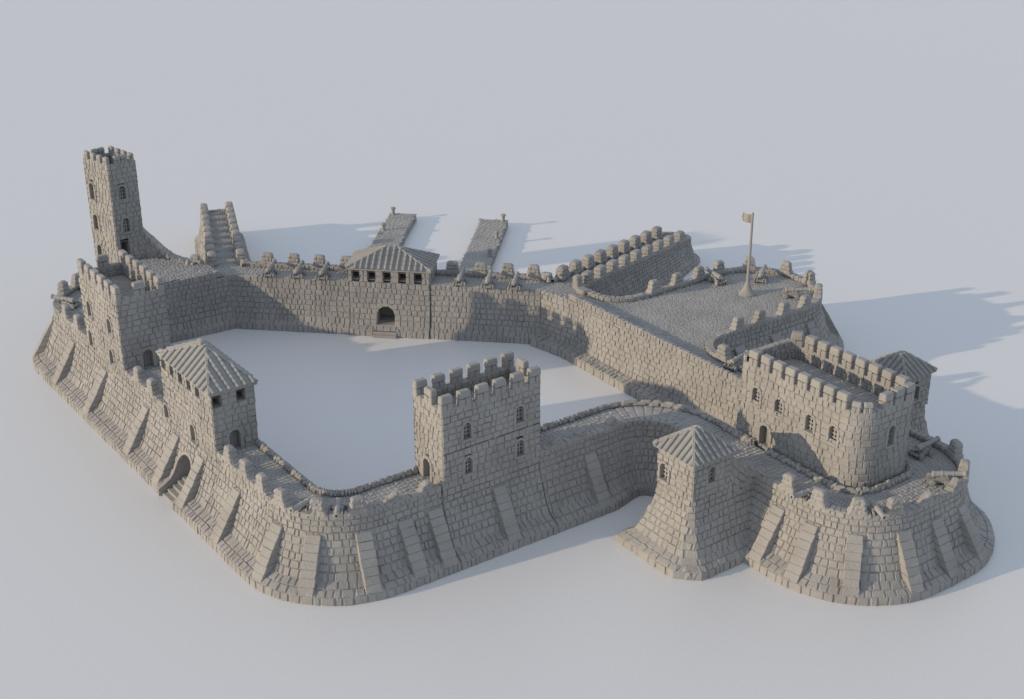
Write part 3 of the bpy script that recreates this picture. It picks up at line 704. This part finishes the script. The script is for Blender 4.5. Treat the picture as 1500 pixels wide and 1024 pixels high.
for p, q in ((50, 2.2), (55.5, 2.2), (61, 2.3), (66.4, 5.5)): buttress(T, E_, E_.near(p, q))
m = MB(); hexa(m, 43.7, 44.6, 22.0, 23.0, W, 8.0, c=.12, j=.05); hexa(m, 43.2, 44.4, 20.3, 21.7, W, 7.0, c=.14, j=.05); m.build("broken_stone", STONE, T)

# ------------------------------------------------------------------ watchtowers and the keep's bastion
def watch(label, pts, box_, zt_, holes, rise):
    T = Thing("watchtower", label, "tower", ((box_[0]+box_[1])/2, (box_[2]+box_[3])/2))
    P = Path(pts); P.pinch = ((0.0, 1e4, .2),); m = MB(); sweep(m, P, [r for r in BATTER if r[3] <= 6.4]); p0, p1, q0, q1 = box_; SP = side_paths(*box_)
    for k, L in SP.items(): sweep(m, L, vrows(6.36, zt_), holes=[h for h, kd in holes.get(k, [])], ext=.03)
    m.build("wall", STONE, T)
    for k, L in holes.items():
        for h, kd in L: opening(T, SP[k], h, kd)
    hip_roof(T, p0-.3, p1+.3, q0-.3, q1+.3, zt_+.2, zt_+rise, .5, 'x', sp=.62, th=.2)
    return T, P
p0, p1, q0, q1 = 22.0, 26.3, -20.8, -16.3
WT1, WP1 = watch("small watchtower with a hip roof beside the curved wall, flaring down to the ground", [(30.5, -16.3), (22, -16.3), (22, -20.45), (22.35, -20.8), (30.5, -20.8)], (p0, p1, q0, q1), 9.85,
      dict(w=px_holes((p0, q1), (p0, q0), [(973, 691)], .95, 1.6, 'window'), s=px_holes((p0, q0), (p1, q0), [(1042, 695)], .8, 1.5, 'window')), 2.05)
wing(m := MB(), [(26.2, -20.78), (29.6, -20.8)], W+.5, 3.0, 1.7, .7)
m.build("wing_wall", STONE, WT1)
m = MB(); paving(m, [(26.2, -16.4), (30.2, -16.4), (30.2, -20.2), (26.2, -20.2)], W+.01); m.build("deck", FLAGS, WT1)

p0, p1, q0, q1 = 49.3, 53.0, -20.5, -16.2
WT2, WP2 = watch("small watchtower with a rounded tile roof, half hidden behind the big keep on the right", [(46.4, -20.5), (52.75, -20.5), (53.0, -20.25), (53.0, -16.45), (52.75, -16.2), (46.0, -16.1)], (p0, p1, q0, q1), 9.85,
      dict(s=px_holes((p0, q0), (p1, q0), [(1341, 576)], .8, 1.5, 'window')), 1.6)
wing(m := MB(), [(49.4, -16.3), (46.6, -16.3)], W+.5, 2.6, 1.7, .7)
m.build("wing_wall", STONE, WT2)

T = Thing("keep_bastion", "big rounded bastion at the near right under the keep, buttresses fanning round its foot", "bastion", (38, -26))
KB = T
m = MB(); sweep(m, C, BATTER, 0, C.L); m.build("outer_face", STONE, T)
m = MB(); sweep(m, C, PARAPET, 2.0, C.L); m.build("parapet", STONE, T)
u = np.linspace(0, C.L, 90); x, y, nx, ny = C.pos(u)
m = MB(); ring_pave(m, C, -.8, -3.45, 0, C.L); paving(m, list(zip(x-nx*3.3, y-ny*3.3)), W-.006, row=.46); paving(m, [(29.9, -12.6), (33.5, -12.6), (33.5, -20.6), (29.9, -20.6)], W+.005, row=.46)
paving(m, [(41.4, -22), (44.5, -22), (44.5, -20.4), (49.4, -20.4), (49.4, -16.3), (45.9, -16.2), (44.2, -10.5), (41.4, -10.5)], W+.004, row=.46); m.build("deck", FLAGS, T)
px_merlons(T, C, [(1147, 701), (1197, 721), (1259, 735), (1316, 734), (1407, 675)], WM)
px_merlons(T, C, [(1357, 722), (1391, 700)], WMB, z=7.6)
px_merlons(T, C, [(1388, 650)], WM, z=8.0)
px_buttress(T, C, [(1113, 824), (1173, 857), (1265, 876)], side=-1); px_buttress(T, C, [(1331, 872), (1385, 844), (1431, 824)], side=1)

KP = Path([(37.3, -13.6), (34.0, -13.6, .9), (34.0, -28.1, 2.3), (41.1, -28.1, 1.1), (41.1, -13.6, 1.8), (37.3, -13.6)])
KR = Path([(33.45, -12.6), (33.45, -28.7, 2.8), (41.7, -28.7, 1.8), (41.7, -16)])
T = Thing("keep", "large keep with rounded corners and battlements, four grated windows on its long sunlit side", "keep", (37.3, -21.2, W))
KZ = 13.75
def kh(x, y, w, h, zoff=None):
    u_, z_ = on_wall(x, y, (34.0, -16.2), (34.0, -25.5)); return dict(u=KP.near(34.0, -16.2-u_), z=z_-h/2 if zoff is None else zoff, w=w, h=h)
kw = [kh(1108, 580, .9, 1.6), kh(1141, 597, .9, 1.6), kh(1186.5, 620, .9, 1.6), kh(1221, 636.5, .9, 1.6)]
kd = kh(1120, 636, 1.1, 2.1, W+.05); us_, zs_ = on_wall(1304.5, 638.5, (36.4, -28.1), (40.0, -28.1)); ks = dict(u=KP.near(36.4+us_, -28.1), z=zs_-.9, w=.8, h=1.9)
m = MB(); sweep(m, KP, vrows(5.2, KZ, .64), holes=kw+[kd, ks], bl=.74); sweep(m, KP, prof([(0, KZ), (-.7, KZ), (-.7, KZ-.6), (-.7, KZ-1.25)]), bl=.6); m.build("wall", STONE, T)
for h in kw+[ks]: opening(T, KP, h, 'window')
opening(T, KP, kd, 'door')
m = MB(); u = np.linspace(0, KP.L, 120)[:-1]; x, y, nx, ny = KP.pos(u); paving(m, list(zip(x-nx*.69, y-ny*.69)), KZ-1.2); m.build("roof_deck", FLAGS, T)
ua, ub = KP.near(34.0, -15.2), KP.near(34.0, -25.6); uc, ud = KP.near(41.1, -26.5), KP.near(41.1, -16.0)
merlons(T, KP, np.linspace(ua, ub, 8), KM, KZ+.01); merlons(T, KP, [ub+1.45, ub+2.5], SMALL, KZ+.01); merlons(T, KP, [KP.near(37.2, -28.1), KP.near(38.6, -28.1), KP.near(40.0, -28.1)], KM, KZ+.01); merlons(T, KP, np.linspace(uc, ud, 8), KM, KZ+.01); merlons(T, KP, [ud+1.8], KM, KZ+.01)
m = MB(); sweep(m, KP, prof([(0, KZ), (0, KZ+.55), (-.7, KZ+.55), (-.7, KZ)]), 0, KP.near(34.0, -14.4), bl=.6); sweep(m, KP, prof([(0, KZ), (0, KZ+.55), (-.7, KZ+.55), (-.7, KZ)]), ud+2.3, KP.L, bl=.6); m.build("parapet", STONE, T)
m = MB(); ukd = KR.near(33.45, KP.pos(np.array([kd['u']]))[1][0])
kr = prof([(.25, W-.05), (.25, W+.42), (-.22, W+.42), (-.22, W-.05)])
sweep(m, KR, kr, 0, max(.1, ukd-.9), bl=.62, d=.14, soft=.15); m.build("kerb", STONE, KB); m = MB(); sweep(m, KR, kr, ukd+.9, KR.L, bl=.62, d=.14, soft=.15); m.build("kerb", STONE, KB)

# ------------------------------------------------------------------ piers with mooring posts
def pier(label, cl, w, L, deg, posts):
    T = Thing("pier", label, "pier", (cl[0], cl[1]))
    d = np.array([math.cos(math.radians(deg)), math.sin(math.radians(deg))]); n = np.array([d[1], -d[0]]); c = np.array(cl)
    P = Path([c+n*w/2-d*14, c+n*w/2+d*L, c-n*w/2+d*L, c-n*w/2-d*14]); m = MB()
    for a, b in ((0, 1), (1, 2), (2, 3)): sweep(m, line(P.P[a], P.P[b]), prof([(.05, -.05), (.03, .45), (0, .93)]), bl=.7)
    m.build("side", STONE, T)
    m = MB(); paving(m, [tuple(x) for x in P.P], .95, ang=math.radians(deg+63), row=.5, bl=.6, dd=.008); m.build("deck", FLAGS, T)
    for (s, o) in posts:
        x = c+d*s+n*o; b = MB(); lathe(b, [(.30, 0), (.27, .15), (.22, .55), (.24, .75), (.36, .80), (.38, .98), (.28, 1.06), (.05, 1.08)], 12)
        place("mooring_post", b.mesh("mooring_post", STONE), T, x[0], x[1], .95, 0)
pier("longer left pier behind the gatehouse roof, two mooring posts along its left edge", (41.2, 60.4), 3.7, 13.6, 47, [(13.0, -1.35), (6.2, -1.4)])
pier("right pier of the two, three mooring posts on its right edge", (46.0, 46.2), 3.8, 19.6, 46.5, [(19.0, 1.35), (12.0, 1.4), (5.0, 1.45), (-1.0, 1.4)])
P0 = Thing("mooring_post", "lone mushroom shaped mooring post peeping over the end of the back wall", "mooring post", at(804, 408, 7.0)+(6.6,))
b = MB(); lathe(b, [(.26, 0), (.2, .5), (.22, .7), (.38, .85), (.40, 1.0), (.28, 1.1), (.05, 1.12)], 12); place("post", b.mesh("post", STONE), P0, P0.l[0], P0.l[1], P0.l[2], 0)

# ------------------------------------------------------------------ flag
px0, qx0 = at(1094, 431, W)
T = Thing("flagpole", "tall flagpole with a small flag on the paved bastion, standing on a round stone foot", "flagpole", (px0, qx0, W))
m = MB(); lathe(m, [(1.0, 0), (1.0, .2), (.85, .3), (.62, .55), (.40, .95), (.28, 1.35), (.22, 1.6)], 18, (px0, qx0, W)); m.build("foot", STONE, T)
m = MB(); lathe(m, [(.21, 1.5), (.17, 5), (.13, 9.6), (.16, 9.66), (.10, 9.8)], 12, (px0, qx0, W)); m.build("pole", IRON, T)
m = MB(); nu, nv = 9, 5; th = .03; dirw = np.array([-0.98, 0.05]); dl = np.array([dirw @ E1, dirw @ E2]); pe = np.array([-dl[1], dl[0]])
V = []
for s in (-1, 1):
    for i in range(nu):
        for j in range(nv):
            t = i/(nu-1); wv = .10*math.sin(t*5.5)*t; z = W+8.55+1.0*j/(nv-1)+.30*t*t+.05*math.sin(t*6)
            q = np.array([px0, qx0])+dl*(.12+1.0*t*(1-.06*math.cos(j*1.5)))+pe*(wv+s*th/2); V.append((q[0], q[1], z))
F = []
N_ = nu*nv
for i in range(nu-1):
    for j in range(nv-1):
        k = i*nv+j; F.append((k, k+1, k+nv+1, k+nv)); F.append((N_+k, N_+k+nv, N_+k+nv+1, N_+k+1))
for i in range(nu-1):
    for j in (0, nv-1): k = i*nv+j; F.append((k, k+nv, N_+k+nv, N_+k))
for j in range(nv-1):
    for i in (0, nu-1): k = i*nv+j; F.append((k, k+1, N_+k+1, N_+k))
m.add(V, F); m.build("flag", CLOTH, T)

# ------------------------------------------------------------------ cannons on wheeled carriages
def cannon_meshes():
    b = MB(); pr = [(.0, -1.62), (.09, -1.60), (.11, -1.50), (.07, -1.42), (.20, -1.36), (.34, -1.28), (.35, -1.16), (.31, -1.12), (.30, -.5), (.33, -.46), (.33, -.36), (.28, -.32), (.245, .5), (.27, .54), (.27, .62), (.235, .66), (.21, 1.40), (.26, 1.52), (.30, 1.60), (.30, 1.70), (.24, 1.74), (.13, 1.74), (.12, 1.45)]
    lathe(b, pr, 14, (0, 0, 0), 'x')
    V = []
    lathe2 = MB(); lathe(lathe2, [(.10, -.5), (.10, .5)], 10); v = np.concatenate(lathe2.v); b.add(np.stack([v[:, 0]-.02, v[:, 2], v[:, 1]-.04], 1), lathe2.f)
    barrel = b.mesh("barrel", IRON)
    c = MB()
    for s in (-1, 1):
        y = s*.36; out_ = [(-1.35, .22), (-1.35, .42), (-1.0, .42), (-1.0, .58), (-.6, .58), (-.6, .74), (-.25, .74), (-.25, .86), (.25, .86), (.55, .72), (.62, .30), (.3, .22)]
        V = [(x, y-.09, z) for x, z in out_]+[(x, y+.09, z) for x, z in out_]; n = len(out_)
        c.add(V, [tuple(range(n)), tuple(range(2*n-1, n-1, -1))]+[(i, n+i, n+(i+1) % n, (i+1) % n) for i in range(n)])
    box(c, -1.3, .5, -.28, .28, .26, .38); box(c, .28, .46, -.62, .62, .20, .36); box(c, -1.12, -.94, -.62, .62, .16, .32)
    carr = c.mesh("carriage", IRON)
    w = MB(); lathe(w, [(.0, -.09), (.1, -.10), (.26, -.07), (.30, -.07), (.30, .07), (.26, .07), (.1, .10), (.0, .09)], 16); v = np.concatenate(w.v)
    w2 = MB(); w2.add(np.stack([v[:, 0], v[:, 2], v[:, 1]], 1), w.f); wheel = w2.mesh("wheel", IRON)
    return barrel, carr, wheel
BAR, CAR, WHE = cannon_meshes()
def make_cannon():
    o = bpy.data.objects.new("cannon", None); scene.collection.objects.link(o); o.scale = (.93, .93, .93); o.empty_display_size = .5; o["category"] = "cannon"; o["kind"] = "thing"; o["group"] = "cannons along the ramparts"
    def part(n, me, loc, rot=(0, 0, 0)):
        c = bpy.data.objects.new(n, me); scene.collection.objects.link(c); c.parent = o; c.location = loc; c.rotation_euler = rot
    part("barrel", BAR, (.35, 0, .98), (0, math.radians(-4), 0)); part("carriage", CAR, (0, 0, 0))
    for x in (.37, -1.03):
        for s in (-1, 1): part("wheel", WHE, (x, s*.70, .30))
    return o
proto = None
def cannon(label, breech, muzzle, z=W):
    global proto
    a = np.array(at(*breech, z+1.0)); b = np.array(at(*muzzle, z+1.0)); d = b-a; c = (a+b)/2
    if proto is None: o = proto = make_cannon()
    else:
        o = proto.copy(); scene.collection.objects.link(o)
        for ch in list(proto.children):
            k = ch.copy(); scene.collection.objects.link(k); k.parent = o
    o["label"] = label; d /= np.linalg.norm(d); c = c+d*.05; o.location = to_world(c[0], c[1], z+.03); o.rotation_euler = (0, 0, PHI+math.atan2(d[1], d[0]))
def ncannon(label, x, y):
    p, q = at(x, y, W+.6); n = np.array([.69, .72]); o0 = np.array([p, q])
    a, b = o0-n*1.5, o0+n*1.5
    wa, wb = to_world(*a, W+1.0), to_world(*b, W+1.0)
    cannon_at(label, a, b)
def cannon_at(label, a, b, z=W):
    global proto
    a = np.array(a); b = np.array(b)
    if proto is None: o = proto = make_cannon()
    else:
        o = proto.copy(); scene.collection.objects.link(o)
        for ch in list(proto.children):
            k = ch.copy(); scene.collection.objects.link(k); k.parent = o
    d = (b-a)/np.linalg.norm(b-a); c = (a+b)/2-d*.3
    o["label"] = label; o.location = to_world(c[0], c[1], z+.03); o.rotation_euler = (0, 0, PHI+math.atan2(d[1], d[0]))
ncannon("cannon on the back wall nearest the far left rampart spur", 397, 394)
ncannon("second cannon left of the gatehouse, the middle one of three", 438, 396)
ncannon("cannon on the back wall close beside the left end of the gatehouse roof", 475, 398)
ncannon("cannon on the back wall close beside the right end of the gatehouse roof", 675, 407)
ncannon("middle cannon of three right of the gatehouse", 716, 410.5)
ncannon("cannon right of the gatehouse nearest the sunlit platform wall", 755, 413)
cannon("cannon on the near left corner bastion pointing out to the left", (466, 724), (434, 744))
cannon("cannon on the near left corner bastion pointing straight out at the viewer", (496.5, 726), (493.5, 752))
cannon("cannon on the far left corner bastion, lying level behind a merlon", (118, 440), (79, 435))
cannon("cannon on the keep bastion left of the keep, muzzle towards the roofed watchtower", (1204, 712), (1165, 727))
cannon("cannon in front of the keep pointing down at the viewer", (1275, 729), (1292, 754))
cannon("cannon on the keep bastion pointing out to the right", (1361, 692), (1400, 694))
cannon("cannon in the shade between the keep and the half hidden watchtower", (1336, 659), (1370, 645))
cannon("cannon left of the flagpole aimed out past the rampart spur", (1063, 409), (1036, 395))
cannon("cannon behind the flagpole with its muzzle raised over the parapet", (1112, 407), (1120, 391))
cannon("cannon right of the flagpole pointing out to the right", (1150, 423), (1174, 424))
cannon("cannon on the platform beside the battlements of the keep", (1066, 532), (1091, 519))
